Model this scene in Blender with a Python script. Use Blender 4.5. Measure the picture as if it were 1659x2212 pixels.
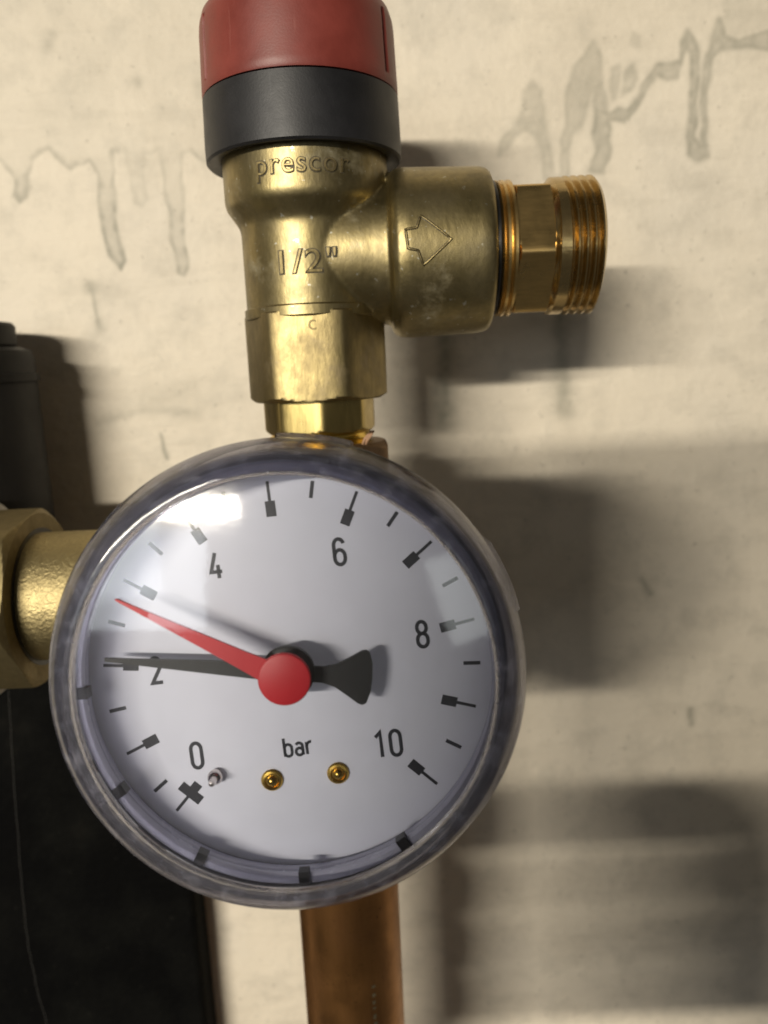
import bpy, bmesh, math, random
import numpy as np
from mathutils import Matrix, Vector

for o in list(bpy.data.objects): bpy.data.objects.remove(o)
scn = bpy.context.scene
COL = scn.collection
MM = 0.001
R = math.radians
random.seed(7)

# ------------------------------------------------------------------ camera
PITCH, ROLL = R(10.8), R(2.6)
fw = Vector((0, math.cos(PITCH), -math.sin(PITCH)))
up0 = Vector((0, math.sin(PITCH), math.cos(PITCH)))
rt0 = Vector((1, 0, 0))
rt = rt0 * math.cos(ROLL) - up0 * math.sin(ROLL)
up = rt0 * math.sin(ROLL) + up0 * math.cos(ROLL)
cd = bpy.data.cameras.new('camera')
cam = bpy.data.objects.new('camera', cd); COL.objects.link(cam)
cam.matrix_world = Matrix(((rt.x, up.x, -fw.x, 0), (rt.y, up.y, -fw.y, 0), (rt.z, up.z, -fw.z, 0), (0, 0, 0, 1)))
cd.sensor_fit = 'HORIZONTAL'; cd.sensor_width = 36
cd.lens = 18 / (829.5 / 1650)
cd.clip_start = 0.005; cd.clip_end = 50
cd.dof.use_dof = True
cd.dof.focus_distance = 0.118
cd.dof.aperture_fstop = 26
scn.camera = cam
scn.render.resolution_x, scn.render.resolution_y = 768, 1024

# ------------------------------------------------------------------ light
world = bpy.data.worlds.new('World'); scn.world = world; world.use_nodes = True
bg = world.node_tree.nodes['Background']
bg.inputs[0].default_value = (1.0, 0.93, 0.82, 1); bg.inputs[1].default_value = 0.062

def area(name, loc, target, sx, sy, power, col):
    l = bpy.data.lights.new(name, 'AREA'); l.shape = 'RECTANGLE'; l.size = sx; l.size_y = sy
    l.energy = power; l.color = col
    o = bpy.data.objects.new(name, l); COL.objects.link(o)
    o.location = loc
    d = (Vector(target) - Vector(loc)).normalized()
    o.rotation_euler = d.to_track_quat('-Z', 'Y').to_euler()
    return o
# long ceiling tube, in front and to the left of the pipes
area('tube_lamp', (-0.955, -2.0, 0.437), (-0.955, 0.16, 0.0), 1.10, 0.055, 66.0, (1.0, 0.918, 0.775))
# bright window opening behind the photographer on the left (seen in the gauge glass)
area('window_light', (-0.61, -1.0, 0.05), (-0.03, 0.09, -0.03), 0.42, 0.27, 1.35, (0.90, 0.95, 1.0))
dl = area('door_light', (0.225, -0.9, -0.025), (0.0, 0.09, -0.03), 0.12, 0.2, 0.15, (0.95, 1.0, 0.97))
dl.rotation_euler.rotate_axis('Z', R(17))

vs = scn.view_settings
vs.view_transform = 'Standard'; vs.look = 'None'; vs.exposure = 0.0; vs.gamma = 1.0; vs.use_curve_mapping = False
scn.render.engine = 'CYCLES'
scn.cycles.max_bounces = 16; scn.cycles.transmission_bounces = 12; scn.cycles.transparent_max_bounces = 16
scn.cycles.caustics_refractive = True; scn.cycles.caustics_reflective = True
scn.cycles.blur_glossy = 0.6; scn.cycles.sample_clamp_indirect = 4.0

# ------------------------------------------------------------------ helpers
def tag(o, label=None, cat=None, kind=None, group=None):
    if label: o['label'] = label
    if cat: o['category'] = cat
    if kind: o['kind'] = kind
    if group: o['group'] = group
    return o

def empty(name, loc=(0, 0, 0), label=None, cat=None):
    o = bpy.data.objects.new(name, None); COL.objects.link(o)
    o.location = [c * MM for c in loc]; o.empty_display_size = 0.005
    return tag(o, label, cat)

def link(name, me, mat, parent=None, smooth=True):
    o = bpy.data.objects.new(name, me); COL.objects.link(o)
    if mat: me.materials.clear(); me.materials.append(mat)
    if parent: o.parent = parent
    if smooth:
        me.polygons.foreach_set('use_smooth', [True] * len(me.polygons))
    return o

def mesh(name, verts, faces):
    me = bpy.data.meshes.new(name)
    me.from_pydata([(v[0] * MM, v[1] * MM, v[2] * MM) for v in verts], [], faces)
    bm = bmesh.new(); bm.from_mesh(me)
    bmesh.ops.recalc_face_normals(bm, faces=bm.faces); bm.to_mesh(me); bm.free()
    me.update()
    return me

def sharp(me, deg=35):
    me.set_sharp_from_angle(angle=R(deg))
    return me

AX = {'z': lambda a, b, h: (a, b, h), 'x': lambda a, b, h: (h, a, b), 'y': lambda a, b, h: (a, h, b)}

def lathe_vf(prof, c=(0, 0, 0), axis='z', n=96, closed=False, rf=None):
    """prof = [(radius, height)] ; returns verts, faces (mm)"""
    vv, ff = [], []
    for (r_, h) in prof:
        for k in range(n):
            t = 2 * math.pi * k / n
            q = rf(t, h, r_) if rf else r_
            p = AX[axis](q * math.cos(t), q * math.sin(t), h)
            vv.append((p[0] + c[0], p[1] + c[1], p[2] + c[2]))
    m = len(prof)
    for i in range(m if closed else m - 1):
        for k in range(n):
            a = i * n + k; b = i * n + (k + 1) % n
            j = (i + 1) % m
            ff.append((a, b, j * n + (k + 1) % n, j * n + k))
    if not closed:
        if prof[0][0] > 0: ff.append(tuple(range(n))[::-1])
        if prof[-1][0] > 0: ff.append(tuple((m - 1) * n + k for k in range(n)))
    return vv, ff

def lathe(name, prof, c=(0, 0, 0), axis='z', n=96, mat=None, parent=None, closed=False, rf=None, ang=35):
    me = mesh(name, *lathe_vf(prof, c, axis, n, closed, rf))
    o = link(name, me, mat, parent); sharp(me, ang)
    return o

def poly_r(t, sides, R_c, rot=0.0, rnd=0.0):
    """polar radius of a regular polygon with slightly rounded corners"""
    w = 2 * math.pi / sides
    a = ((t - rot) % w) - w / 2
    r_ = R_c * math.cos(w / 2) / math.cos(a)
    lim = R_c - rnd
    if rnd > 0:
        d = (lim - r_) / (rnd * 0.8)
        d = max(-6, min(6, d))
        r_ = lim - rnd * 0.8 * math.log1p(math.exp(d)) if d < 5.9 else r_
    return r_

def hexsolid(name, R_c, h0, h1, c, axis, rot, rnd=0.35, cham=1.4, cslope=0.55, n=192, mat=None, parent=None, sides=6, bore=0):
    """polygon prism whose end faces are chamfered by a cone, so the flats end in arcs"""
    H = h1 - h0
    hs = [0, 0.15, 0.35, .6, .9, 1.2, 1.6, 2.0]
    hs = [h for h in hs if h < H / 2]
    prof = [h0 + h for h in hs] + [h1 - h for h in reversed(hs)]
    ap = R_c * math.cos(math.pi / sides)
    def rf(t, h, r_):
        e = min(h - h0, h1 - h)
        return min(poly_r(t, sides, R_c, rot, rnd), ap * 0.975 + e / cslope if cham else 1e9)
    P = [(1, h) for h in prof]
    vv, ff = lathe_vf(P, c, axis, n, rf=rf)
    me = mesh(name, vv, ff); o = link(name, me, mat, parent); sharp(me, 22)
    return o

def box_vf(x0, x1, y0, y1, z0, z1):
    v = [(x, y, z) for x in (x0, x1) for y in (y0, y1) for z in (z0, z1)]
    return v, [(0, 1, 3, 2), (4, 6, 7, 5), (0, 4, 5, 1), (2, 3, 7, 6), (0, 2, 6, 4), (1, 5, 7, 3)]

def bevel(o, w, seg=3, ang=30):
    m = o.modifiers.new('bevel', 'BEVEL'); m.width = w * MM; m.segments = seg
    m.limit_method = 'ANGLE'; m.angle_limit = R(ang)

def prism_vf(pts, z0, z1):
    n = len(pts)
    v = [(p[0], p[1], z0) for p in pts] + [(p[0], p[1], z1) for p in pts]
    f = [tuple(range(n))[::-1], tuple(range(n, 2 * n))] + [(i, (i + 1) % n, n + (i + 1) % n, n + i) for i in range(n)]
    return v, f

def text_vf(s, height, width=None, extrude=0.1, offset=0.0, bev=0.0, space=1.0, ref=None):
    """text as mesh in mm, bbox centred; height = height of the bbox (or of ref)"""
    def make(st, off):
        cu = bpy.data.curves.new('t', 'FONT'); cu.body = st; cu.size = 1; cu.extrude = 0.05; cu.offset = off
        cu.space_character = space; cu.resolution_u = 4
        o = bpy.data.objects.new('t', cu)
        me = bpy.data.meshes.new_from_object(o)
        v = np.array([x.co[:] for x in me.vertices]); f = [tuple(p.vertices) for p in me.polygons]
        bpy.data.objects.remove(o); bpy.data.curves.remove(cu); bpy.data.meshes.remove(me)
        return v, f
    v0, _ = make(s, 0.0)
    v, f = make(s, offset)
    lo, hi = v0.min(0), v0.max(0); ctr = (lo + hi) / 2
    sy = height / (hi[1] - lo[1]); sx = (width / (hi[0] - lo[0])) if width else sy
    v = v - ctr
    v[:, 0] *= sx; v[:, 1] *= sy
    v[:, 2] = np.where(v[:, 2] > 0, extrude, -0.6 * extrude)
    return v, f

# ------------------------------------------------------------------ materials
def newmat(name):
    m = bpy.data.materials.new(name); m.use_nodes = True
    nt = m.node_tree; b = nt.nodes['Principled BSDF']
    return m, nt, b

def N(nt, typ, **kw):
    n = nt.nodes.new(typ)
    for k, v in kw.items():
        if hasattr(n, k): setattr(n, k, v)
        else: n.inputs[k].default_value = v
    return n

def ramp(nt, src, stops):
    r_ = nt.nodes.new('ShaderNodeValToRGB')
    el = r_.color_ramp.elements
    while len(el) < len(stops): el.new(0.5)
    for e, (p, c) in zip(el, stops):
        e.position = p; e.color = (*c, 1) if len(c) == 3 else c
    nt.links.new(src, r_.inputs[0])
    return r_.outputs[0]

def objco(nt, scale=(1, 1, 1)):
    tc = nt.nodes.new('ShaderNodeTexCoord'); mp = nt.nodes.new('ShaderNodeMapping')
    mp.inputs['Scale'].default_value = scale
    nt.links.new(tc.outputs['Object'], mp.inputs[0])
    return mp.outputs[0]

def noise(nt, co, scale, detail=4, rough=.6):
    n = nt.nodes.new('ShaderNodeTexNoise'); n.inputs['Scale'].default_value = scale
    n.inputs['Detail'].default_value = detail; n.inputs['Roughness'].default_value = rough
    nt.links.new(co, n.inputs['Vector'])
    return n.outputs['Fac']

def mix(nt, fac, a, b, blend='MIX'):
    m = nt.nodes.new('ShaderNodeMix'); m.data_type = 'RGBA'; m.blend_type = blend
    for sock, val in ((m.inputs[0], fac), (m.inputs[6], a), (m.inputs[7], b)):
        if isinstance(val, (int, float)): sock.default_value = val
        elif isinstance(val, tuple): sock.default_value = (*val, 1)
        else: nt.links.new(val, sock)
    return m.outputs[2]

def maprange(nt, src, a, b, c, d):
    m = nt.nodes.new('ShaderNodeMapRange')
    m.inputs[1].default_value = a; m.inputs[2].default_value = b; m.inputs[3].default_value = c; m.inputs[4].default_value = d
    nt.links.new(src, m.inputs[0]); return m.outputs[0]

def bump(nt, b, src, dist, strength=1.0):
    n = nt.nodes.new('ShaderNodeBump'); n.inputs['Strength'].default_value = strength
    n.inputs['Distance'].default_value = dist * MM
    nt.links.new(src, n.inputs['Height']); nt.links.new(n.outputs[0], b.inputs['Normal'])

def metal(name, col, dark, rough=(.3, .5), grain=(1, 1, .15), tarn=.5, bmp=.05, scale=900, spots=None, oxide=None):
    m, nt, b = newmat(name)
    b.inputs['Metallic'].default_value = 1.0
    co = objco(nt); cg = objco(nt, grain)
    n1 = noise(nt, co, 160, 5); n2 = noise(nt, cg, scale, 4)
    f1 = ramp(nt, n1, [(0.35, (0, 0, 0)), (0.75, (1, 1, 1))])
    c = mix(nt, mixf(nt, f1, tarn), col, dark)
    f2 = ramp(nt, n2, [(0.3, (.86, .86, .86)), (.7, (1.07, 1.07, 1.07))])
    c = mix(nt, 1.0, c, f2, 'MULTIPLY')
    if spots:
        n3 = noise(nt, co, 700, 3)
        f3 = ramp(nt, n3, [(spots[1], (0, 0, 0)), (spots[1] + .06, (1, 1, 1))])
        c = mix(nt, f3, c, spots[0])
    if oxide:
        n4 = noise(nt, co, 75, 6, .7)
        f4 = ramp(nt, n4, [(.56, (0, 0, 0)), (.72, (1, 1, 1))])
        c = mix(nt, mixf(nt, f4, .6), c, oxide)
        nt.links.new(maprange(nt, f4, 0, 1, 1.0, .45), b.inputs['Metallic'])
    nt.links.new(c, b.inputs['Base Color'])
    nt.links.new(maprange(nt, n1, .3, .75, rough[0], rough[1]), b.inputs['Roughness'])
    bump(nt, b, n2, bmp)
    return m

def mixf(nt, src, k):
    m = nt.nodes.new('ShaderNodeMath'); m.operation = 'MULTIPLY'; m.inputs[1].default_value = k
    nt.links.new(src, m.inputs[0]); return m.outputs[0]

M = {}
M['brass_cast'] = metal('brass_cast', (.34, .275, .13), (.20, .17, .105), (.36, .54), (1, 1, .45), .85, .05, 900, ((.55, .53, .44), .66), oxide=(.34, .32, .24))
M['brass_hex'] = metal('brass_hex', (.33, .262, .12), (.175, .14, .08), (.38, .56), (1, 1, .3), .8, .07, 900, ((.24, .19, .11), .67), oxide=(.22, .17, .10))
M['brass_machined'] = metal('brass_machined', (.66, .465, .19), (.42, .28, .11), (.24, .40), (.15, 1, 1), .6, .03, 1500)
M['brass_bushing'] = metal('brass_bushing', (.50, .39, .15), (.30, .22, .09), (.24, .40), (1, 1, .15), .5, .03, 1200)
M['brass_thread'] = metal('brass_thread', (.85, .60, .14), (.60, .40, .10), (.16, .25), (1, 1, 1), .4, .01, 900)
M['brass_sand'] = metal('brass_sand', (.46, .375, .19), (.30, .24, .12), (.40, .55), (1, 1, 1), .5, .25, 1500)
M['brass_nut'] = metal('brass_nut', (.25, .20, .10), (.15, .12, .065), (.5, .65), (1, 1, 1), .6, .05, 900)
M['brass_rivet'] = metal('brass_rivet', (.70, .46, .10), (.42, .26, .06), (.2, .34), (1, 1, 1), .4, .01, 900)
M['tee_metal'] = metal('tee_metal', (.30, .20, .12), (.20, .13, .08), (.45, .6), (1, 1, 1), .6, .05, 900)
M['steel_pin'] = metal('steel_pin', (.72, .66, .63), (.5, .44, .42), (.18, .3), (1, 1, 1), .4, .01, 900)

def copper():
    m, nt, b = newmat('copper_tarnished')
    b.inputs['Metallic'].default_value = 1
    co = objco(nt, (1, 1, .12)); c2 = objco(nt)
    n1 = noise(nt, co, 330, 5); n2 = noise(nt, c2, 90, 5); n3 = noise(nt, c2, 900, 3)
    c = ramp(nt, n1, [(.3, (.40, .19, .065)), (.55, (.50, .245, .085)), (.8, (.43, .205, .07))])
    c = mix(nt, mixf(nt, ramp(nt, n2, [(.42, (0, 0, 0)), (.7, (1, 1, 1))]), .6), c, (.20, .10, .045))
    c = mix(nt, ramp(nt, n3, [(.66, (0, 0, 0)), (.74, (1, 1, 1))]), c, (.12, .06, .03))
    nt.links.new(c, b.inputs['Base Color'])
    nt.links.new(maprange(nt, n2, .3, .7, .34, .52), b.inputs['Roughness'])
    bump(nt, b, n1, .04)
    return m
M['copper'] = copper()

def plastic(name, col, rough, var=.12, bmp=.02, scale=2500, spec=.5, scratch=None, coat=0):
    m, nt, b = newmat(name)
    co = objco(nt); n1 = noise(nt, co, 140, 4); n2 = noise(nt, co, scale, 2)
    f = ramp(nt, n1, [(.3, (1 - var,) * 3), (.7, (1 + var,) * 3)])
    c = mix(nt, 1.0, col, f, 'MULTIPLY')
    if scratch:
        cs = objco(nt, (1, 1, .06)); n3 = noise(nt, cs, 900, 2)
        c = mix(nt, ramp(nt, n3, [(.68, (0, 0, 0)), (.80, (1, 1, 1))]), c, scratch)
    nt.links.new(c, b.inputs['Base Color'])
    nt.links.new(maprange(nt, n1, .3, .7, rough - .05, rough + .08), b.inputs['Roughness'])
    b.inputs['Specular IOR Level'].default_value = spec
    bump(nt, b, n2, bmp)
    return m
M['red_cap'] = plastic('red_cap', (.19, .033, .024), .45, .16, .015, scratch=(.25, .07, .055))
M['black_collar'] = plastic('black_collar', (.011, .011, .013), .48, .3, .02, scratch=(.03, .03, .033))
M['black_case'] = plastic('black_case', (.014, .014, .017), .4, .2)
M['ink'] = plastic('ink', (.018, .019, .028), .5, .1, .0)
M['dial_white'] = plastic('dial_white', (.70, .712, .81), .42, .025, .006, 1800)
M['black_pointer'] = plastic('black_pointer', (.010, .010, .010), .5, .2)
M['red_pointer'] = plastic('red_pointer', (.44, .011, .02), .45, .05, .004)
M['grey_plastic'] = plastic('grey_plastic', (.006, .0056, .0055), .55, .25, .03, spec=.3, scratch=(.013, .012, .011))
M['pale_collar'] = plastic('pale_collar', (.50, .49, .47), .5, .15, .02)
M['rubber'] = plastic('rubber', (.01, .01, .01), .35, .2)
M['hemp'] = plastic('hemp', (.50, .30, .18), .7, .3, .03)
M['print_and_edge_shade'] = plastic('print_and_edge_shade', (.075, .06, .032), .6, .4, .02)  # pipe print, and recess shade painted round the raised marks
M['lint'] = plastic('lint', (.05, .048, .044), .8, .2, .0)

def foam():
    m, nt, b = newmat('black_foam')
    co = objco(nt); n1 = noise(nt, co, 60, 5); n2 = noise(nt, co, 700, 4); v = nt.nodes.new('ShaderNodeTexVoronoi')
    v.inputs['Scale'].default_value = 420; nt.links.new(co, v.inputs['Vector'])
    c = ramp(nt, n1, [(.4, (.0012, .0012, .0012)), (.62, (.0035, .0035, .003)), (.8, (.008, .0075, .006))])
    c = mix(nt, ramp(nt, n2, [(.66, (0, 0, 0)), (.78, (1, 1, 1))]), c, (.018, .017, .014))
    nt.links.new(c, b.inputs['Base Color']); b.inputs['Roughness'].default_value = .85; b.inputs['Specular IOR Level'].default_value = .08
    bump(nt, b, v.outputs['Distance'], .25)
    return m
M['foam'] = foam()

def clear_flat():
    m, nt, b = newmat('clear_lens')
    nt.nodes.remove(b); out = nt.nodes['Material Output']
    tr = nt.nodes.new('ShaderNodeBsdfTransparent'); tr.inputs[0].default_value = (.97, .975, .985, 1)
    gl = nt.nodes.new('ShaderNodeBsdfGlossy'); gl.inputs['Roughness'].default_value = .06
    fr = nt.nodes.new('ShaderNodeFresnel'); fr.inputs[0].default_value = 1.78   # front and back face of the pane together
    co = objco(nt); n = noise(nt, co, 220, 3)
    bp = nt.nodes.new('ShaderNodeBump'); bp.inputs['Distance'].default_value = .012 * MM; nt.links.new(n, bp.inputs['Height'])
    nt.links.new(bp.outputs[0], gl.inputs['Normal'])
    mx = nt.nodes.new('ShaderNodeMixShader')
    nt.links.new(fr.outputs[0], mx.inputs[0]); nt.links.new(tr.outputs[0], mx.inputs[1]); nt.links.new(gl.outputs[0], mx.inputs[2])
    g2 = nt.nodes.new('ShaderNodeBsdfGlossy'); g2.inputs['Roughness'].default_value = .42
    mx2 = nt.nodes.new('ShaderNodeMixShader'); mx2.inputs[0].default_value = .004
    nt.links.new(mx.outputs[0], mx2.inputs[1]); nt.links.new(g2.outputs[0], mx2.inputs[2])
    nt.links.new(mx2.outputs[0], out.inputs['Surface'])
    return m
M['lens'] = clear_flat()

def clear_rim():
    m, nt, b = newmat('clear_rim')
    b.inputs['Transmission Weight'].default_value = 1.0
    b.inputs['IOR'].default_value = 1.42
    b.inputs['Base Color'].default_value = (.74, .75, .84, 1)
    co = objco(nt); n = noise(nt, co, 420, 5); n2 = noise(nt, co, 110, 3)
    nt.links.new(maprange(nt, n2, .35, .7, .05, .16), b.inputs['Roughness'])
    bump(nt, b, n2, .10)
    # scuffed, slightly milky plastic
    out = nt.nodes['Material Output']
    df = nt.nodes.new('ShaderNodeBsdfDiffuse'); df.inputs[0].default_value = (.42, .42, .50, 1)
    tl_ = nt.nodes.new('ShaderNodeBsdfTranslucent'); tl_.inputs[0].default_value = (.6, .6, .68, 1)
    a_ = nt.nodes.new('ShaderNodeAddShader'); nt.links.new(df.outputs[0], a_.inputs[0]); nt.links.new(tl_.outputs[0], a_.inputs[1])
    mx = nt.nodes.new('ShaderNodeMixShader')
    nt.links.new(maprange(nt, n, .52, .74, .02, .20), mx.inputs[0])
    tp_ = nt.nodes.new('ShaderNodeBsdfTransparent'); tp_.inputs[0].default_value = (.80, .80, .88, 1)
    m0 = nt.nodes.new('ShaderNodeMixShader'); m0.inputs[0].default_value = .30
    nt.links.new(b.outputs[0], m0.inputs[1]); nt.links.new(tp_.outputs[0], m0.inputs[2])
    nt.links.new(m0.outputs[0], mx.inputs[1]); nt.links.new(a_.outputs[0], mx.inputs[2])
    nt.links.new(mx.outputs[0], out.inputs['Surface'])
    return m
M['rim'] = clear_rim()
M['inner_ring'] = plastic('inner_ring', (.40, .40, .50), .22, .1, .0)

def wallmat():
    m, nt, b = newmat('painted_wall')
    co = objco(nt)
    n1 = noise(nt, co, 14, 6, .6); n2 = noise(nt, co, 95, 6, .65); n3 = noise(nt, co, 420, 4, .6)
    cs = objco(nt, (.35, 1, 1.6)); n4 = noise(nt, cs, 120, 5, .6)
    c = ramp(nt, n1, [(.3, (.66, .59, .475)), (.52, (.75, .675, .55)), (.75, (.68, .62, .52))])
    c = mix(nt, mixf(nt, ramp(nt, n2, [(.48, (0, 0, 0)), (.75, (1, 1, 1))]), .55), c, (.49, .45, .37))
    c = mix(nt, mixf(nt, ramp(nt, n4, [(.52, (0, 0, 0)), (.78, (1, 1, 1))]), .36), c, (.50, .45, .36))
    # small dark specks and pits
    c = mix(nt, mixf(nt, ramp(nt, n3, [(.63, (0, 0, 0)), (.72, (1, 1, 1))]), .5), c, (.34, .31, .25))
    at_ = nt.nodes.new('ShaderNodeAttribute'); at_.attribute_name = 'stain'
    c = mix(nt, at_.outputs['Fac'], c, (.25, .24, .185))
    nt.links.new(c, b.inputs['Base Color'])
    b.inputs['Roughness'].default_value = .62
    mth = nt.nodes.new('ShaderNodeMath'); mth.operation = 'ADD'
    nt.links.new(n2, mth.inputs[0]); nt.links.new(mixf(nt, n3, .35), mth.inputs[1])
    m2 = nt.nodes.new('ShaderNodeMath'); m2.operation = 'ADD'
    nt.links.new(mth.outputs[0], m2.inputs[0]); nt.links.new(mixf(nt, n4, .9), m2.inputs[1])
    bump(nt, b, m2.outputs[0], .55, .8)
    return m
M['wall'] = wallmat()

# ------------------------------------------------------------------ wall
WY = 219.0
def build_wall():
    def axis(a, b, st, ext):
        fine = np.arange(a, b + .001, st)
        lo = a - np.cumsum([8, 20, 50, 120, 300]); hi = fine[-1] + np.cumsum([8, 20, 50, 120, 300])
        return np.concatenate([lo[::-1], fine, hi])
    xs = axis(-140, 130, .45, 0); zs = axis(-230, 108, .45, 0)
    X, Z = np.meshgrid(xs, zs)
    # value noise to roughen outlines
    rng = np.random.default_rng(3)
    def vnoise(x, y, s):
        g = rng.random((256, 256)); xi = x / s; yi = y / s
        x0 = np.floor(xi).astype(int); y0 = np.floor(yi).astype(int); fx = xi - x0; fy = yi - y0
        fx = fx * fx * (3 - 2 * fx); fy = fy * fy * (3 - 2 * fy)
        a = g[y0 % 256, x0 % 256]; b = g[y0 % 256, (x0 + 1) % 256]; c = g[(y0 + 1) % 256, x0 % 256]; d = g[(y0 + 1) % 256, (x0 + 1) % 256]
        return (a * (1 - fx) + b * fx) * (1 - fy) + (c * (1 - fx) + d * fx) * fy
    wob = (vnoise(X, Z, 2.6) - .5) * .6 + (vnoise(X, Z, 6) - .5) * 1.0
    wob2 = (vnoise(X + 900, Z, 2.6) - .5) * .6 + (vnoise(X + 900, Z, 6) - .5) * 1.0
    blot = vnoise(X, Z, 7); blot2 = vnoise(X, Z, 1.6); blot3 = vnoise(X, Z, 4.2)
    Xw, Zw = X + wob, Z + wob2
    stain = np.zeros_like(X)
    def segd(pts, closed=False):
        d = np.full(X.shape, 1e9); n = len(pts)
        for i in range(n if closed else n - 1):
            (ax, az), (bx, bz) = pts[i], pts[(i + 1) % n]
            vx, vz = bx - ax, bz - az; L = vx * vx + vz * vz + 1e-9
            t = np.clip(((Xw - ax) * vx + (Zw - az) * vz) / L, 0, 1)
            d = np.minimum(d, np.hypot(Xw - ax - t * vx, Zw - az - t * vz))
        return d
    def inside(pts):
        r_ = np.zeros(X.shape, bool); n = len(pts)
        for i in range(n):
            (ax, az), (bx, bz) = pts[i], pts[(i + 1) % n]
            if az == bz: continue
            r_ ^= ((az > Zw) != (bz > Zw)) & (Xw < (bx - ax) * (Zw - az) / (bz - az) + ax)
        return r_
    # runs of old varnish on the left: tide line along the outline, faint tint inside
    reg = [(-104.9, 64.2), (-98.2, 58.7), (-95.2, 53.9), (-95.2, 49.8), (-94.1, 47.6), (-92.3, 49.1), (-91.4, 54.3), (-89.0, 58.3), (-85.5, 61.3), (-83.4, 58.7), (-79.4, 55.6), (-74.8, 58.1), (-72.9, 54.7), (-72.9, 47.7), (-72.6, 39.3), (-71.4, 33.3), (-69.0, 29.7), (-67.4, 31.7), (-68.9, 39.2), (-68.9, 51.1), (-67.7, 59.7), (-64.7, 59.9), (-63.9, 50.8), (-63.7, 46.1), (-61.9, 45.4), (-60.5, 47.1), (-60.4, 53.0), (-58.9, 58.8), (-55.5, 58.9), (-54.7, 50.4), (-54.4, 38.5), (-53.6, 27.6), (-52.2, 26.7), (-50.9, 28.7), (-50.8, 40.8), (-49.7, 58.4), (-47.5, 58.9), (-44.0, 56.4), (-38.9, 57.9)]
    d = segd(reg); ins = inside(reg + [(-20, 90), (-20, 140), (-104, 140)])
    low = np.clip((64 - Z) / 30, 0.25, 1.0)
    fade = np.where((X > -66) & (X < -57), .45, 1.0) * np.where((X > -57) & (X < -46), .75, 1.0)
    edge = np.exp(-(d / (.7 + 1.3 * blot3)) ** 2) * np.where(ins, 1, np.exp(-(d / .55) ** 2)) * (.20 + .24 * low) * (.6 + .7 * blot2) * fade
    stain = np.maximum(stain, edge)
    stain = np.maximum(stain, ins * (.05 + .15 * np.clip((60 - Z) / 20, 0, 1) + .10 * np.clip(blot - .5, 0, 1)) * fade)
    # runs on the right: soft strokes, darker rims
    S = [([(20.1, 6.9), (18.3, -5.8), (18.5, -16.5)], 1.9, .50), ([(18.2, -13.5), (18.5, -16.8)], 1.8, .45),
         ([(51.8, 14.3), (52.0, -3.4), (52.6, -14.5)], 1.6, .46), ([(50.6, 14.3), (50.6, -8)], .7, .2), ([(53.6, 14.3), (53.8, -8)], .7, .2),
                  ([(-78.6, 25.5), (-77.5, 20.7), (-76.6, 15.4)], .35, .40), ([(-78.7, 25.8), (-78.4, 24.6)], 1.0, .38), ([(-76.8, 16), (-76.5, 14.6)], .8, .40),
         ([(-62.4, -15.9), (-62.0, -23.5)], .45, .55),
         ([(-60, 76.0), (-59.6, 77)], 1.1, .28), ([(-82, 86), (-81, 88)], 1.2, .25), ([(-44, 73), (-43.4, 75)], 1.2, .26),
         ([(40, 44), (30, 52), (24, 58)], .8, .10),
         ([(76, -66), (78.5, -70)], .6, .35), ([(92, -108), (92.4, -113)], .6, .42), ([(30, -82), (33, -85)], 1.2, .30),
         ([(-80, -12), (-66, -9), (-52, -11)], 1.0, .22), ([(-70, -7), (-52, -4)], 2.2, .14)]
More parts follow.
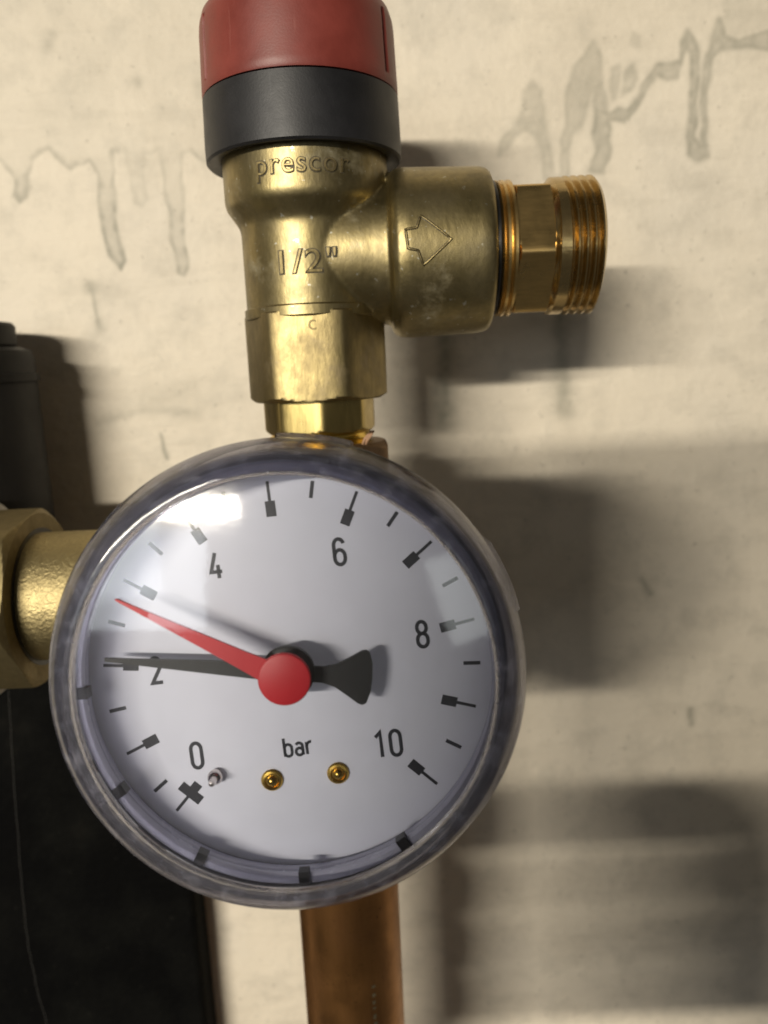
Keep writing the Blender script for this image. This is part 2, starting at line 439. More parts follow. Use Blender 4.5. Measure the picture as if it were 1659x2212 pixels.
    runs = [([(35.7, 54.4), (36.7, 58.5), (39.7, 60.7), (41.3, 65.2), (42.3, 69.7), (44.3, 71.9), (46.2, 69.6), (46.7, 63.6), (47.9, 57.1), (49.6, 50.5), (50.6, 47.2), (48.1, 47.3), (46.6, 55.3), (45.4, 59.1), (42.2, 60.6), (39.2, 58.9), (37.4, 55.7)], 0.22),
            ([(51.6, 47.2), (51.9, 56.5), (53.6, 60.1), (53.6, 68.8), (56.0, 75.5), (60.3, 80.4), (62.4, 76.1), (63.2, 69.3), (63.7, 63.8), (64.0, 62.0), (61.3, 62.1), (60.8, 65.8), (61.2, 69.4), (59.0, 65.9), (57.1, 60.0), (54.6, 57.8), (53.6, 55.0), (53.4, 47.1)], 0.26),
            ([(61.3, 63.9), (60.3, 59.4), (61.6, 54.7), (59.9, 49.2), (63.1, 48.5), (64.8, 53.2), (64.5, 59.2), (64.3, 61.1), (64.0, 63.8)], 0.36),
            ([(63.8, 62.0), (64.0, 63.1), (66.9, 64.6), (69.4, 64.1), (72.3, 67.1), (74.7, 71.1), (77.1, 74.6), (80.5, 74.9), (82.9, 75.3), (83.3, 79.3), (85.2, 82.3), (87.2, 79.1), (88.0, 76.8), (85.8, 77.4), (84.6, 78.8), (83.4, 76.6), (82.3, 71.7), (79.6, 70.7), (76.7, 71.9), (74.3, 68.4), (71.4, 64.0), (68.5, 60.9)], 0.36),
            ([(85.8, 78.3), (88.0, 77.3), (88.2, 71.0), (87.5, 63.8), (87.5, 56.4), (89.5, 54.0), (91.0, 53.9), (91.6, 51.6), (89.1, 50.8), (86.6, 52.2), (86.1, 56.5), (86.5, 63.3), (86.3, 71.1)], 0.36),
            ([(90.0, 54.0), (89.2, 62.8), (89.5, 70.5), (90.2, 76.3), (91.6, 79.8), (93.4, 84.2), (95.0, 80.6), (98.4, 79.5), (106.1, 81.4), (106.3, 77.0), (98.5, 78.0), (93.6, 77.5), (91.5, 75.8), (91.2, 70.9), (90.2, 62.7), (91.0, 53.9)], 0.34),
            ([(65.4, 67.4), (65.8, 73.7), (67.3, 74.6), (67.6, 71.4), (66.4, 67.4)], 0.24),
            ([(68.4, 68.2), (69.8, 73.6), (71.2, 74.9), (72.2, 71.7), (70.3, 69.0)], 0.26),
            ([(70.6, 79.8), (71.1, 82.4), (72.3, 81.9), (72.1, 79.3)], 0.18),
            ([(95.0, 92.0), (112.4, 91.2), (113.1, 78.5), (98.4, 79.5), (95.0, 80.6)], 0.14)]
    for poly, k in runs:
        d2 = segd(poly, True); ins2 = inside(poly)
        val = np.where(ins2, .80 + .25 * np.exp(-(d2 / .7) ** 2), .95 * np.exp(-(d2 / .75) ** 2)) * k * 1.08 * (.70 + .45 * blot2)
        stain = np.maximum(stain, val)
    for pts, w, k in S:
        dd = segd(pts)
        we = w * (.95 + 1.0 * blot3)
        core = (np.exp(-(dd / we) ** 2) * .8 + np.exp(-(dd / (we * 2.1)) ** 2) * .22) * k * .85 * (.7 + .5 * blot2)
        stain = np.maximum(stain, core)
    stain = np.clip(stain * 1.6, 0, .85)
    # gently uneven plaster
    Yw = WY + (vnoise(X, Z, 34) - .5) * .9 + (vnoise(X, Z, 9) - .5) * .22 + (blot2 - .5) * .05
    nx, nz = len(xs), len(zs)
    co = np.stack([X, Yw, Z], -1).reshape(-1, 3) * MM
    idx = np.arange(nx * nz).reshape(nz, nx)
    q = np.stack([idx[:-1, :-1], idx[:-1, 1:], idx[1:, 1:], idx[1:, :-1]], -1).reshape(-1, 4)
    me = bpy.data.meshes.new('wall')
    me.vertices.add(len(co)); me.vertices.foreach_set('co', co.ravel())
    me.loops.add(q.size); me.loops.foreach_set('vertex_index', q.ravel())
    me.polygons.add(len(q)); me.polygons.foreach_set('loop_start', np.arange(0, q.size, 4))
    me.update(calc_edges=True)
    a = me.attributes.new('stain', 'FLOAT', 'POINT'); a.data.foreach_set('value', stain.ravel().astype(np.float32))
    o = link('wall', me, M['wall'])
    tag(o, 'cream painted concrete wall with grey drip stains', 'wall', 'structure')
build_wall()

# ------------------------------------------------------------------ copper pipe and tee
VX, VY = -12.4, 160.0
pipe = lathe('copper_pipe', [(10.6, -420), (11.75, -420), (11.75, -72), (10.6, -72)], (VX, VY, 0), 'z', 96, M['copper'], closed=True)
tag(pipe, 'tarnished brown copper pipe running down below the gauge', 'pipe')

for k in range(9):      # faint printed dashes running down the pipe
    zz = -137 - k * 1.9 + random.uniform(-.3, .3); hh = random.uniform(.5, 1.4); vv_ = []
    for a_ in (R(-66), R(-62.5) + random.uniform(0, .02)):
        for z_ in (zz, zz - hh): vv_.append((VX + 11.79 * math.cos(a_), VY + 11.79 * math.sin(a_), z_))
    v2 = vv_ + [(VX + (p[0] - VX) * 1.002, VY + (p[1] - VY) * 1.002, p[2]) for p in vv_]
    pm_ = link('print_mark', mesh('print_mark', v2, [(4, 6, 7, 5), (0, 1, 3, 2), (0, 4, 5, 1), (2, 3, 7, 6), (0, 2, 6, 4), (1, 5, 7, 3)]), M['print_and_edge_shade'], pipe, False)
tee = empty('tee_fitting', (VX, VY, -75), 'brown brass tee fitting hidden behind the gauge, top corner showing', 'pipe fitting')
def tl(x, y, z): return (x - VX, y - VY, z + 75)
hexsolid('socket', 15.6, -28 + 75, -15 + 75, (0, 0, 0), 'z', R(30) + R(4), .4, mat=M['tee_metal'], parent=tee)
lathe('socket_body', [(13.2, -5), (13.2, 1), (12.4, 3), (12.4, 46), (13.2, 47.2)], (0, 0, 0), 'z', 72, M['tee_metal'], tee)
lathe('branch', [(9.5, -30), (9.5, -11)], (0, 0, 32), 'y', 48, M['tee_metal'], tee)

# ------------------------------------------------------------------ brass bushing between tee and valve
bush = empty('reducing_bushing', (VX, VY, -17), 'small golden brass hex bushing between the valve and the gauge', 'pipe fitting')
hexsolid('hex', 11.7, 4.2, 12.2, (0, 0, 0), 'z', R(-38), .25, cslope=.9, mat=M['brass_bushing'], parent=bush, sides=8)
hexring = lathe('thread', [(9.2, -3), (10.3, -3)] + [p for k in range(5) for p in ((10.9, -2.5 + k * 1.4), (10.2, -1.8 + k * 1.4))] + [(10.2, 5.5), (9.2, 5.5)],
               (0, 0, 0), 'z', 96, M['brass_thread'], bush, closed=True, ang=60)
# stray hemp fibres at the thread
def tube_vf(pts, rad, n=6):
    vv, ff = [], []
    P = [Vector(p) for p in pts]
    for i, p in enumerate(P):
        t = (P[min(i + 1, len(P) - 1)] - P[max(i - 1, 0)]).normalized()
        a = t.orthogonal().normalized(); b = t.cross(a)
        rr = rad(i / (len(P) - 1)) if callable(rad) else rad
        for k in range(n):
            q = p + a * math.cos(2 * math.pi * k / n) * rr + b * math.sin(2 * math.pi * k / n) * rr
            vv.append(tuple(q))
    for i in range(len(P) - 1):
        for k in range(n):
            ff.append((i * n + k, i * n + (k + 1) % n, (i + 1) * n + (k + 1) % n, (i + 1) * n + k))
    ff.append(tuple(range(n))[::-1]); ff.append(tuple((len(P) - 1) * n + k for k in range(n)))
    return vv, ff
def join(*vfs):
    V, Fc = [], []
    for v, f in vfs:
        o = len(V); V += list(v); Fc += [tuple(i + o for i in q) for q in f]
    return V, Fc
fib = []
for k in range(7):
    a = random.uniform(-.5, .5)
    fib.append(tube_vf([(-3.2 + a * .8, 149.2 + random.uniform(-.5, .5), -14.8), (-2.7 + a, 148.6, -13.6 + random.uniform(-.3, .3)), (-2.0 + a * .9, 148.6, -12.9), (-1.6 + a * .7, 149.4, -12.4)], .28))
hemp = link('hemp_strand', mesh('hemp_strand', *join(*fib)), M['hemp'])
tag(hemp, 'short pinkish strand of sealing hemp sticking out above the gauge', 'hemp strand')

# ------------------------------------------------------------------ safety valve
valve = empty('safety_valve', (VX, VY, -6), 'brass safety valve with red cap and black collar above the gauge', 'safety valve')
def VL(p): return (p[0] - VX, p[1] - VY, p[2] + 6)
OZ = 21.6    # height of outlet axis
def body_mesh():
    parts = []
    parts.append(lathe_vf([(15.2, 47), (16.0, 46.8), (16.0, 32.0), (15.7, 30.9), (14.0, 28.4), (13.45, 27.4), (13.3, 26), (13.3, 10), (12.0, 9)], (VX, VY, 0), 'z', 128))
    # throat towards the outlet and the outlet drum itself
    parts.append(lathe_vf([(12.6, VX), (13.1, 0), (13.6, 4.2), (13.0, 6.5)], (0, VY, OZ), 'x', 96))
    parts.append(lathe_vf([(13.0, 3.2), (14.9, 3.6), (15.9, 4.8), (16.15, 6.5), (15.75, 20.8), (15.5, 22.2), (14.9, 23.0), (13.6, 23.2)], (0, VY, OZ), 'x', 128))
    # web between neck and drum
    parts.append(lathe_vf([(3.5, 0), (8.5, 2), (9.0, 15), (6, 19)], (-4.5, VY, 19), 'z', 48))
    return mesh('body', *join(*[([VL(v) for v in p[0]], p[1]) for p in parts]))
body = link('body', body_mesh(), M['brass_cast'], valve)
rm = body.modifiers.new('remesh', 'REMESH'); rm.mode = 'VOXEL'; rm.voxel_size = .36 * MM; rm.use_smooth_shade = True
sm = body.modifiers.new('smooth', 'SMOOTH'); sm.factor = .5; sm.iterations = 7

inl = hexsolid('inlet_hex', 15.15, -6.2 + 6, 11.6 + 6, (0, 0, 0), 'z', R(-3), .75, cslope=.62, mat=M['brass_hex'], parent=valve)
# stamped mark on the front flat
v, f = text_vf('c', 1.9, 1.5, .02)
link('stamp', mesh('stamp', [(p[0] + .6, -13.18 - p[2], p[1] + 14.2) for p in v], f), M['brass_nut'], inl, False)
v, f = text_vf('o', 1.7, 1.5, .05, offset=-.02)
ccap = lathe('seat_ring', [(13.2, 9.9 + 6), (13.75, 10.2 + 6), (13.75, 11.9 + 6), (13.2, 12.3 + 6)], (0, 0, 0), 'z', 96, M['brass_cast'], valve)

# collar and cap
lathe('collar', [(15.7, 39.9 + 6), (16.6, 39.4 + 6), (18.5, 39.1 + 6), (18.9, 39.5 + 6), (18.95, 42 + 6), (18.7, 50.4 + 6), (16, 50.6 + 6), (15.7, 50.4 + 6)], (0, 0, 0), 'z', 160, M['black_collar'], valve, closed=True, ang=40)
def cap_r(t, h, r_):
    # slim upright slots in the flank
    d = 0
    for a in (R(-90 - 61), R(-90 + 63), R(30), R(150), R(90)):
        x = (t - a + math.pi) % (2 * math.pi) - math.pi
        d = max(d, math.exp(-(x / .028) ** 4))
    k = 1.0 if 52.6 < h - 6 < 63.2 else 0
    return r_ - .55 * d * k
capprof = [(15.8, 50.75), (18.55, 50.75), (18.7, 51.2), (18.68, 52.4), (18.66, 52.8), (18.5, 57), (18.35, 61.5), (18.2, 63), (18.1, 63.5), (17.6, 65.0), (16.8, 65.9), (15.8, 66.3), (9, 66.6), (0.4, 66.7)]
lathe('cap', [(a, b + 6) for a, b in capprof], (0, 0, 0), 'z', 480, M['red_cap'], valve, rf=cap_r, ang=30)

# raised lettering round the neck and the body (cast on)
def wrap_z(vf, Rr, z0, th0):
    v, f = vf
    return [((Rr + p[2]) * math.sin(p[0] / Rr + th0), -(Rr + p[2]) * math.cos(p[0] / Rr + th0), p[1] + z0) for p in v], f
def put_text(name, s, hgt, wid, Rr, x, z, par, raise_=.32, rim=.03, space=1.1):
    th = math.asin((x - VX) / Rr)
    me = mesh('lettering_shade', *wrap_z(text_vf(s, hgt, wid, .10, rim, space=space), Rr, z + 6, th))
    o2 = link('lettering_shade', me, M['print_and_edge_shade'], par, False)  # dark backing paints shade around the raised letters
    me = mesh(name, *wrap_z(text_vf(s, hgt, wid, raise_, -.008, space=space), Rr, z + 6, th))
    o1 = link(name, me, M['brass_hex'], par, False)
    return o1
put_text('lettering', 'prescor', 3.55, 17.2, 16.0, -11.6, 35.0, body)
def half_mark(name, off, ex, mat):
    v, f = text_vf('1/2"', 4.3, 10.6, ex, off, space=1.1)
    out = []
    for p in v:
        x = p[0] + .5; z = p[1] + 19.7
        y = math.sqrt(13.3 ** 2 - x * x)
        if x > 1.5: y = max(y, math.sqrt(13.05 ** 2 - (z - OZ) ** 2))
        out.append((x, -(y + p[2]), z + 6))
    link(name, mesh(name, out, f), mat, body, False)
half_mark('mark_shade', .03, .12, M['print_and_edge_shade'])  # wider dark copy, painted shade around the size mark
half_mark('size_mark', -.006, .40, M['brass_hex'])

# flow arrow on the drum, drawn as a raised outline
def arrow():
    pts = [(14.4, 21.9), (9.0, 26.3), (8.2, 24.1), (6.2, 23.9), (6.5, 20.6), (8.3, 20.2), (9.2, 17.6)]
    Rr = 16.0
    def ribbon(w, hgt):
        vv, ff = [], []
        n = len(pts); P = [Vector((a, b - OZ)) for a, b in pts]
        dense = []
        for i in range(n):
            for k in range(6): dense.append(P[i].lerp(P[(i + 1) % n], k / 6))
        m = len(dense)
        for i in range(m):
            t = (dense[(i + 1) % m] - dense[i - 1]).normalized(); nr = Vector((-t.y, t.x))
            for s_, hh in ((-w, -.3), (-w * .6, hgt), (w * .6, hgt), (w, -.3)):
                q = dense[i] + nr * s_
                a = q.y / Rr; r2 = 16.15 - (q.x - 6.5) * .0255 + hh
                vv.append(VL((q.x, VY - r2 * math.cos(a), OZ + r2 * math.sin(a))))
        for i in range(m):
            j = (i + 1) % m
            for k in range(3): ff.append((i * 4 + k, i * 4 + k + 1, j * 4 + k + 1, j * 4 + k))
        return mesh('flow_arrow', vv, ff)
    link('arrow_shade', ribbon(.42, .02), M['print_and_edge_shade'], body)  # dark ribbon below the arrow, shade painted along its edges
    link('flow_arrow', ribbon(.20, .22), M['brass_hex'], body)
arrow()

# ------------------------------------------------------------------ outlet nipple
nip = empty('threaded_nipple', (23.1, VY, OZ), 'golden brass threaded nipple screwed into the valve outlet', 'pipe fitting')
lathe('seal_ring', [(9, -.6), (12.6, -.6), (13.0, .1), (13.0, .8), (12.4, 1.2), (9, 1.2)], (0, 0, .2), 'x', 96, M['rubber'], nip)
lathe('flange', [(9, 1.0), (12.3, 1.0), (12.9, 1.4), (12.3, 1.8), (12.9, 2.2), (12.9, 2.7), (12.4, 3.1), (12.9, 3.5), (12.9, 4.0), (9, 4.0)], (0, 0, .2), 'x', 128, M['brass_machined'], nip, ang=40)
hexsolid('hex', 13.6, 3.9, 11.3, (0, 0, .2), 'x', R(190), .2, cslope=.28, mat=M['brass_machined'], parent=nip)
thr = [(8.6, 11.0), (12.0, 11.0), (12.4, 11.5), (13.0, 12.0), (13.05, 14.2)]
h = 14.2
for k in range(4):
    thr += [(12.1, h + .6), (12.1, h + .75), (13.15, h + 1.35), (13.15, h + 1.65)]
    h += 1.81
thr += [(12.3, h + .5), (11.6, h + .7), (9.8, h + .7), (9.6, h), (8.6, 11.5)]
def helix(t, h_, r_): return r_
thr = [(a, b if b < 11.6 else 11.6 + (b - 11.6) * .86) for a, b in thr]
M['brass_nipple'] = metal('brass_nipple', (.58, .43, .20), (.36, .26, .12), (.18, .32), (.15, 1, 1), .6, .03, 1500)
th_o = lathe('thread', thr, (0, 0, .2), 'x', 160, M['brass_nipple'], nip, closed=True, ang=40)
for v_ in th_o.data.vertices:          # cut the ridges as a spiral, run-out at the back
    hx = v_.co.x / MM; rr_ = math.hypot(v_.co.y, v_.co.z - .0002) / MM
    if rr_ > 12.0 and 13.6 < hx < max(b for a, b in thr) - .5:
        t_ = math.atan2(v_.co.z - .0002 + 1e-9, v_.co.y) % (2 * math.pi)
        v_.co.x += 1.5 * (t_ / (2 * math.pi) - .5) * MM

# ------------------------------------------------------------------ pressure gauge
GC = (-13.312, 97.34, -39.405)
gx = Vector((.99686, .01462, .07776)).normalized(); gz = Vector((.00515, -.99268, .1207)).normalized(); gy = gz.cross(gx)
g = empty('pressure_gauge', (0, 0, 0), 'round white dial pressure gauge in clear bezel with red and black pointers', 'pressure gauge')
g.matrix_world = Matrix(((gx.x, gy.x, gz.x, GC[0] * MM), (gx.y, gy.y, gz.y, GC[1] * MM), (gx.z, gy.z, gz.z, GC[2] * MM), (0, 0, 0, 1)))
# case (black cup), back stem
lathe('case', [(27.4, .6), (28.6, .6), (29.2, .2), (29.3, -4), (29.0, -22), (27, -24), (12, -24.5), (0.3, -24.5), (.3, -2), (27.4, -2)], mat=M['black_case'], parent=g, n=128, closed=True)
lathe('stem', [(6.5, -24), (6.5, -34), (8.5, -34), (8.5, -40), (6, -40)], mat=M['brass_nut'], parent=g, n=48)
dial = lathe('dial', [(28.0, -.8), (28.0, -.15), (27.85, 0), (0.2, 0)], mat=M['dial_white'], parent=g, n=160)
# printed scale
def rect(r0, r1, w, ang, z=.03):
    a = R(ang); ux, uy = math.sin(a), math.cos(a); vx, vy = uy, -ux
    pts = [(r0, -w / 2), (r1, -w / 2), (r1, w / 2), (r0, w / 2)]
    return prism_vf([(p * ux + q * vx, p * uy + q * vy) for p, q in pts], .005, z)
ANG = {0: -134.0, .5: -124.9, 1: -110.5, 1.5: -96.3}
for k in range(21):
    vbar = k / 2; a = ANG.get(vbar, (vbar - 5) * 27.3)
    if vbar == 0: vf = join(rect(22.6, 25.35, .42, a), rect(20.5, 22.7, 1.3, a, .034), rect(21.5, 22.85, 3.5, a, .038))
    elif k % 2 == 0: vf = join(rect(22.7, 25.4, .42, a), rect(20.65, 22.75, 1.35, a, .034))
    else: vf = rect(23.1, 25.4, .5, a)
    link('tick_mark', mesh('tick_mark', *vf), M['ink'], dial, False)
def arc(cx, cy, rx, ry, a0, a1, n=12):
    return [(cx + rx * math.cos(R(a0 + (a1 - a0) * k / n)), cy + ry * math.sin(R(a0 + (a1 - a0) * k / n))) for k in range(n + 1)]
def loop(y0, y1, w=1.0, x0=0.0, r_=.5):
    return arc(x0 + w / 2, y1 - r_, w / 2, r_, 0, 180) + arc(x0 + w / 2, y0 + r_, w / 2, r_, 180, 360) + [(x0 + w, y1 - r_)]
GLYPH = {'0': [loop(0, 2)],
         '1': [[(.12, 1.62), (.62, 2.0), (.62, 0)]],
         '2': [arc(.5, 1.5, .5, .5, 170, -20) + [(.88, 1.15), (.02, .02), (1.02, .02)]],
         '4': [[(.55, 2.0), (-.02, .52), (1.05, .52)], [(.70, 1.05), (.70, 0)]],
         '6': [loop(0, 1.15), arc(.5, 1.5, .48, .5, 15, 180) + [(.0, .6)]],
         '8': [loop(0, 1.06, r_=.48), loop(1.06, 2, .9, .05, .45)],
         'b': [[(0, 2.0), (0, 0)], loop(0, 1.3, .9, 0, .42)],
         'a': [arc(.45, .95, .42, .38, 150, 0) + [(.87, 0)], loop(0, .78, .85, .02, .36)],
         'r': [[(0, 1.33), (0, 0)], arc(.5, .82, .5, .5, 180, 75)]}
def flat_stroke(pts, w):
    vv, ff = [], []
    P = [Vector(p) for p in pts]; n = len(P)
    for i, p in enumerate(P):
        a = (P[i] - P[i - 1]).normalized() if i else None
        b = (P[i + 1] - P[i]).normalized() if i < n - 1 else None
        t = ((a or b) + (b or a)).normalized()
        nr = Vector((-t.y, t.x)); k = 1 / max(.5, abs(nr.dot(Vector((-(a or b).y, (a or b).x)))))
        e = Vector((0, 0))
        for sgn, z in ((-1, .004), (-1, .03), (1, .03), (1, .004)):
            q = p + nr * sgn * w / 2 * k
            vv.append((q.x, q.y, z))
    for i in range(n - 1):
        for k in range(4): ff.append((i * 4 + k, i * 4 + (k + 1) % 4, i * 4 + 4 + (k + 1) % 4, i * 4 + 4 + k))
    ff += [(0, 1, 2, 3), tuple(4 * (n - 1) + k for k in (3, 2, 1, 0))]
    return vv, ff
def dialtext(name, st, x, y, hgt, adv, sx, w):
    """st centred on (x, y); hgt = height of a 2-unit glyph"""
    k = hgt / 2; tot = adv * (len(st) - 1) + sx; vfs = []
    for i, ch in enumerate(st):
        x0 = x - tot / 2 + adv * i
        for stroke in GLYPH[ch]:
            vfs.append(flat_stroke([(x0 + p[0] * sx, y + (p[1] - 1) * k) for p in stroke], w))
    link(name, mesh(name, *join(*vfs)), M['ink'], dial, False)
for st, x, y in (('0', -14.44, -10.32), ('2', -18.22, 2.0), ('4', -8.29, 15.06), ('6', 8.31, 14.85), ('8', 17.95, 2.39), ('10', 11.5, -12.0)):
    dialtext('numeral', st, x, y, 3.45, 2.15, 1.38, .50)
dialtext('unit_mark', 'bar', -.45, -10.75, 2.55, 1.52, 1.1, .40)
# rivets and stop pin
for x, y in ((-4.73, -14.93), (4.28, -15.11)):
    lathe('rivet', [(1.45, 0), (1.5, .25), (1.3, .5), (1.0, .55), (.85, .35), (.65, .35), (.6, .7), (.3, .95), (.05, 1.0)], (x, y, 0), 'z', 40, M['brass_rivet'], g)
lathe('stop_pin', [(.75, 0), (.8, .5), (1.0, .8), (1.0, 1.3), (.8, 1.7), (.5, 1.9), (.45, 3.2), (.3, 3.5), (.02, 3.55)], (-12.1, -13.2, 0), 'z', 32, M['steel_pin'], g)
# pointers
CY = .66
def pointer(name, pts, z0, z1, mat, rot, par=g):
    a = R(rot); c_, s_ = math.cos(a), math.sin(a)
    v, f = prism_vf([(p[0] * c_ - p[1] * s_, p[0] * s_ + p[1] * c_ + CY) for p in pts], z0, z1)
    o = link(name, mesh(name, v, f), mat, par, False); return o
tail = [(3.0, -1.05), (4.6, -1.05), (6.2, -1.5), (8.0, -2.6), (9.3, -3.45), (9.9, -3.6), (10.4, -3.3), (10.85, -1.8), (10.95, 0), (10.85, 1.8), (10.4, 3.3), (9.9, 3.6), (9.3, 3.45), (8.0, 2.6), (6.2, 1.5), (4.6, 1.05), (3.0, 1.05)]
bp_ = pointer('black_pointer', [(-23.6, -.22), (-23.6, .22), (-4, 1.15), (0, 1.5)] + tail[::-1] + [(0, -1.5), (-4, -1.15)], 4.0, 4.5, M['black_pointer'], -11.2)
lathe('hub', [(3.4, 3.9), (3.5, 4.0), (3.5, 4.8), (3.2, 5.0), (1.2, 5.0)], (0, CY, 0), 'z', 64, M['black_pointer'], bp_)
lathe('arbor', [(.9, 0), (.9, 4.9)], (0, CY, 0), 'z', 24, M['steel_pin'], bp_)
rp = pointer('red_pointer', [(-23.0, -.12), (-23.2, 0), (-23.0, .12), (-6, 1.12), (-2.5, 1.4), (-1, 1), (-1, -1), (-2.5, -1.4), (-6, -1.12)], 7.55, 8.0, M['red_pointer'], -33.2)
lathe('hub', [(3.05, 7.5), (3.3, 7.55), (3.32, 7.9), (3.2, 8.2), (2.9, 8.3), (0.1, 8.3)], (0, CY + .1, 0), 'z', 64, M['red_pointer'], rp)
lathe('gasket', [(28.25, .7), (29.2, .7), (29.1, 4.6), (28.6, 5.6), (27.5, 5.7), (27.4, 4.8), (28.25, 4.7)], mat=M['rubber'], parent=g, n=160, closed=True)
# clear cover: stepped inner ring, clear rim, flat lens
ring = lathe('inner_ring', [(28.2, .5), (27.3, .3), (27.0, .8), (27.2, 1.5), (26.8, 1.7), (26.7, 2.5), (26.95, 2.8), (26.5, 3.1), (26.3, 4.2), (26.6, 4.6), (28.2, 4.6)], mat=M['inner_ring'], parent=g, n=192, closed=True, ang=50)
rim = lathe('clear_bezel', [(29.4, -9), (30.7, -9), (30.95, -8.6), (30.95, 3.0), (30.75, 4.6), (30.0, 6.4), (29.0, 7.8), (28.0, 8.7), (27.2, 9.0), (26.6, 9.0), (26.2, 8.6), (26.2, 7.6), (26.9, 6.9), (28.2, 6.3), (29.1, 5.8), (29.4, 4.6), (29.4, .6)], mat=M['rim'], parent=g, n=192, closed=True, ang=28)
def dome(r_): return 8.95 - r_ * r_ / 600
lens = lathe('lens', [(26.3, 7.7)] + [(r_, dome(r_)) for r_ in (26.3, 24, 21, 18, 15, 12, 9, 6, 3, .2)], mat=M['lens'], parent=g, n=128)
for v_ in lens.data.vertices: v_.co.z += v_.co.x * .022   # the snapped-in lens sits slightly askew
# dark catch windows round the inner ring, grip pads on the rim
for k in range(5):
    a = R(177 + 30 * k)
    v, f = box_vf(25.7, 27.35, -.7, .7, 3.7, 5.2)
    link('catch', mesh('catch', [(p[0] * math.cos(a) - p[1] * math.sin(a), p[0] * math.sin(a) + p[1] * math.cos(a), p[2]) for p in v], f), M['black_case'], g, False)
for k in range(6):
    a0 = R(-112 + 60 * k)
    pts = []
    for j in range(9): pts.append((31.0, a0 + R(18) * j / 8))
    vv, ff = [], []
    for r_, t in pts:
        for rr, zz in ((30.8, -8.5), (31.55, -8.3), (31.55, 1.2), (30.8, 2.6)):
            vv.append((rr * math.cos(t), rr * math.sin(t), zz))
    for j in range(8):
        for q in range(4):
            ff.append((j * 4 + q, j * 4 + (q + 1) % 4, (j + 1) * 4 + (q + 1) % 4, (j + 1) * 4 + q))
    ff += [(0, 1, 2, 3), (32, 33, 34, 35)]
    link('grip_pad', mesh('grip_pad', vv, ff), M['rim'], g, False)

# ------------------------------------------------------------------ fittings at the left edge
un = empty('union_nut', (-73.5, 158, -45), 'large brass union nut at the left edge beside the gauge', 'union nut')
hexsolid('nut', 21.0, -11.5, 0, (0, 0, 0), 'x', R(8), 1.5, cslope=.75, mat=M['brass_nut'], parent=un)
lathe('gap_ring', [(13.2, -.5), (13.2, .12), (14.6, .12), (14.6, -.5)], (0, 0, 0), 'x', 96, M['rubber'], un, closed=True)
tp = lathe('brass_tailpiece', [(13.6, -75.5), (13.6, -62), (13.4, -34), (12.2, -30), (12.2, -20)], (0, 158, -45), 'x', 96, M['brass_sand'])
tag(tp, 'sand-cast brass tube joining the union nut, disappearing behind the gauge', 'pipe')
pc = lathe('grey_collar', [(12, -140), (20, -140), (22, -138), (22, -86.2), (21.2, -85), (12, -85)], (0, 158, -45), 'x', 96, M['pale_collar'])
tag(pc, 'pale grey collar behind the union nut at the left edge', 'collar')
bo = empty('plastic_valve_head', (-106, 197, -70), 'dark grey plastic valve head above the union nut at the left edge', 'valve head')
lathe('head', [(10, 22), (18.2, 22), (18.2, 76), (17.6, 78), (15, 79)], (0, 0, 0), 'z', 96, M['grey_plastic'], bo)
lathe('knob', [(12, 78.5), (14.6, 79.5), (14.6, 84.2), (14.0, 85.0), (9, 85.2)], (0, 0, 0), 'z', 64, M['grey_plastic'], bo, ang=30)
lathe('spindle', [(8, 0), (9.5, 0), (9.5, 42), (8, 42)], (0, 0, 0), 'z', 48, M['grey_plastic'], bo)
lathe('band', [(18.0, 70), (18.9, 70.3), (18.9, 72.2), (18.0, 72.5)], (0, 0, 0), 'z', 96, M['grey_plastic'], bo)

pan = link('insulation_block', mesh('insulation_block', *box_vf(-230, -63.0, 206, 219.5, -420, -72)), M['foam'], None)
bevel(pan, 2.0); sharp(pan.data, 30)
tag(pan, 'black foam insulation block against the wall below the union nut', 'insulation')
# a dusty thread hanging down the front of it
ctrl = [(-101.1, -79.4), (-103.4, -107.3), (-105.3, -135.3), (-106.0, -157.3), (-105.4, -171.0), (-104.3, -178.8), (-103.9, -200)]
pts = []
for a, b in zip(ctrl[:-1], ctrl[1:]):
    for k in range(6):
        t = k / 6
        pts.append((a[0] + (b[0] - a[0]) * t + random.uniform(-.07, .07), 190 + random.uniform(-.3, .3), a[1] + (b[1] - a[1]) * t))
lt = link('dust_thread', mesh('dust_thread', *tube_vf(pts, .07, 5)), M['lint'])
tag(lt, 'thin dusty cobweb thread hanging in front of the black insulation block', 'thread')

# ------------------------------------------------------------------ phone and hand of the photographer (their shadow and reflection show)
ph = empty('smartphone', (-18.5, -14, -48), 'dark slab smartphone held up in front of the gauge, mirrored in its glass', 'smartphone')
def rrect(w, hgt, r_, n=6):
    P = []
    for cx, cz, a0 in ((w / 2 - r_, hgt / 2 - r_, 0), (-w / 2 + r_, hgt / 2 - r_, 90), (-w / 2 + r_, -hgt / 2 + r_, 180), (w / 2 - r_, -hgt / 2 + r_, 270)):
        for k in range(n + 1):
            a = R(a0 + 90 * k / n); P.append((cx + r_ * math.cos(a), cz + r_ * math.sin(a)))
    return P
def slab(name, w, hgt, r_, y0, y1, cx, cz, mat, bv, par):
    v, f = prism_vf(rrect(w, hgt, r_), y0, y1)
    o = link(name, mesh(name, [(p[0] + cx, p[2], p[1] + cz) for p in v], f), mat, par); sharp(o.data, 30)
    if bv: bevel(o, bv, 3, 40)
    return o
slab('phone_body', 57, 146, 9, -7, 0, 0, 0, M['black_case'], 2.2, ph)
slab('screen', 52, 132, 5, -7.2, -6.9, 0, 0, M['black_pointer'], 0, ph)
cb = slab('camera_bump', 20, 12, 5, -.2, 1.2, 16, 62, M['black_case'], .5, ph)
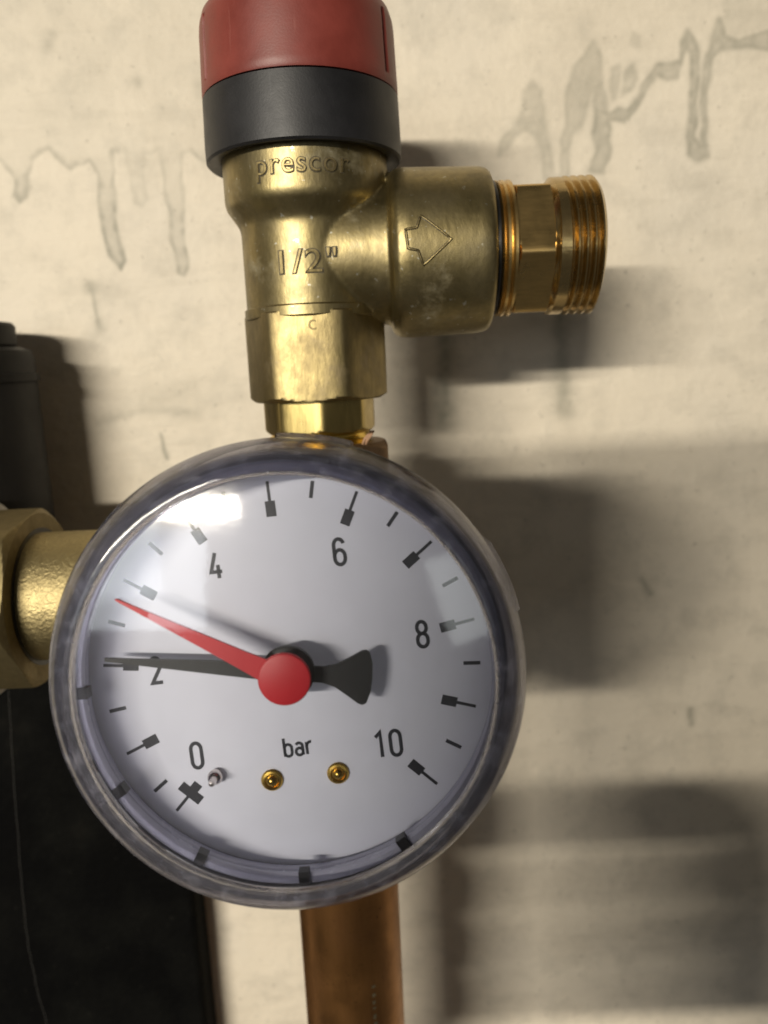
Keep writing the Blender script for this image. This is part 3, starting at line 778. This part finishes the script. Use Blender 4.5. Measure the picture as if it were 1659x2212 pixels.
lathe('camera_lens', [(4, 1), (4, 1.8), (3.4, 2.0), (3.2, 1.4), (.2, 1.4)], (21, 0, 62), 'y', 32, M['rubber'], cb)

def shaded_hand_material():
    m, nt, b = newmat('shaded_hand')
    co = objco(nt); n = noise(nt, co, 180, 4)
    nt.links.new(ramp(nt, n, [(.35, (.012, .012, .014)), (.7, (.022, .022, .024))]), b.inputs['Base Color'])  # near-black colour puts the shade on the hand into its material
    b.inputs['Roughness'].default_value = .8
    return m
def hand():
    V = []; E_ = []; Rd = []
    def add(p, r_, prev=None):
        V.append([c * MM for c in p]); Rd.append(r_ * MM)
        if prev is not None: E_.append((prev, len(V) - 1))
        return len(V) - 1
    palm = add((42, -34, -140), 24)
    hl = add((34, -36, -172), 26, palm); wr = add((28, -48, -212), 27, hl); fa = add((20, -80, -270), 32, wr); add((10, -110, -330), 36, fa)
    for k, (z, L, r_) in enumerate(((-85, 1.0, 12.0), (-106, .72, 11.0), (-125, .68, 11.0), (-143, .62, 10.5))):
        kn = add((46, -20, z - 1), r_ + 2.5, palm)
        a = add((34, -6, z), r_, kn); a = add((12, -3, z), r_, a); b = add((-14 * L, -2.5, z + 1), r_ * .95, a)
        c = add((-48 * L, -2, z + 1), r_ * .92, b); add((-80 * L, -6, z), r_ * .8, c)
    t0 = add((34, -40, -120), 14, palm); t1 = add((8, -41, -96), 11.5, t0); add((-10, -36, -80), 9.5, t1)
    me = bpy.data.meshes.new('hand'); me.from_pydata(V, E_, [])
    o = link('hand', me, shaded_hand_material(), None, False)
    sk = o.modifiers.new('skin', 'SKIN'); sk.use_smooth_shade = True
    for i, r_ in enumerate(Rd):
        d = me.skin_vertices[0].data[i] if me.skin_vertices else None
        if d: d.radius = (r_, r_); d.use_root = (i == 0)
    ss = o.modifiers.new('sub', 'SUBSURF'); ss.levels = 2; ss.render_levels = 2
    return o
# skin data layer must exist before radii can be set
def ensure_skin(me):
    if not me.skin_vertices:
        bm = bmesh.new(); bm.from_mesh(me); bm.verts.layers.skin.verify(); bm.to_mesh(me); bm.free()
_link = link
def link(name, me, mat, parent=None, smooth=True):
    if name == 'hand': ensure_skin(me)
    return _link(name, me, mat, parent, smooth)
tag(hand(), 'unseen hand, darkened to stand for shade, gripping the lower half of the smartphone', 'hand')
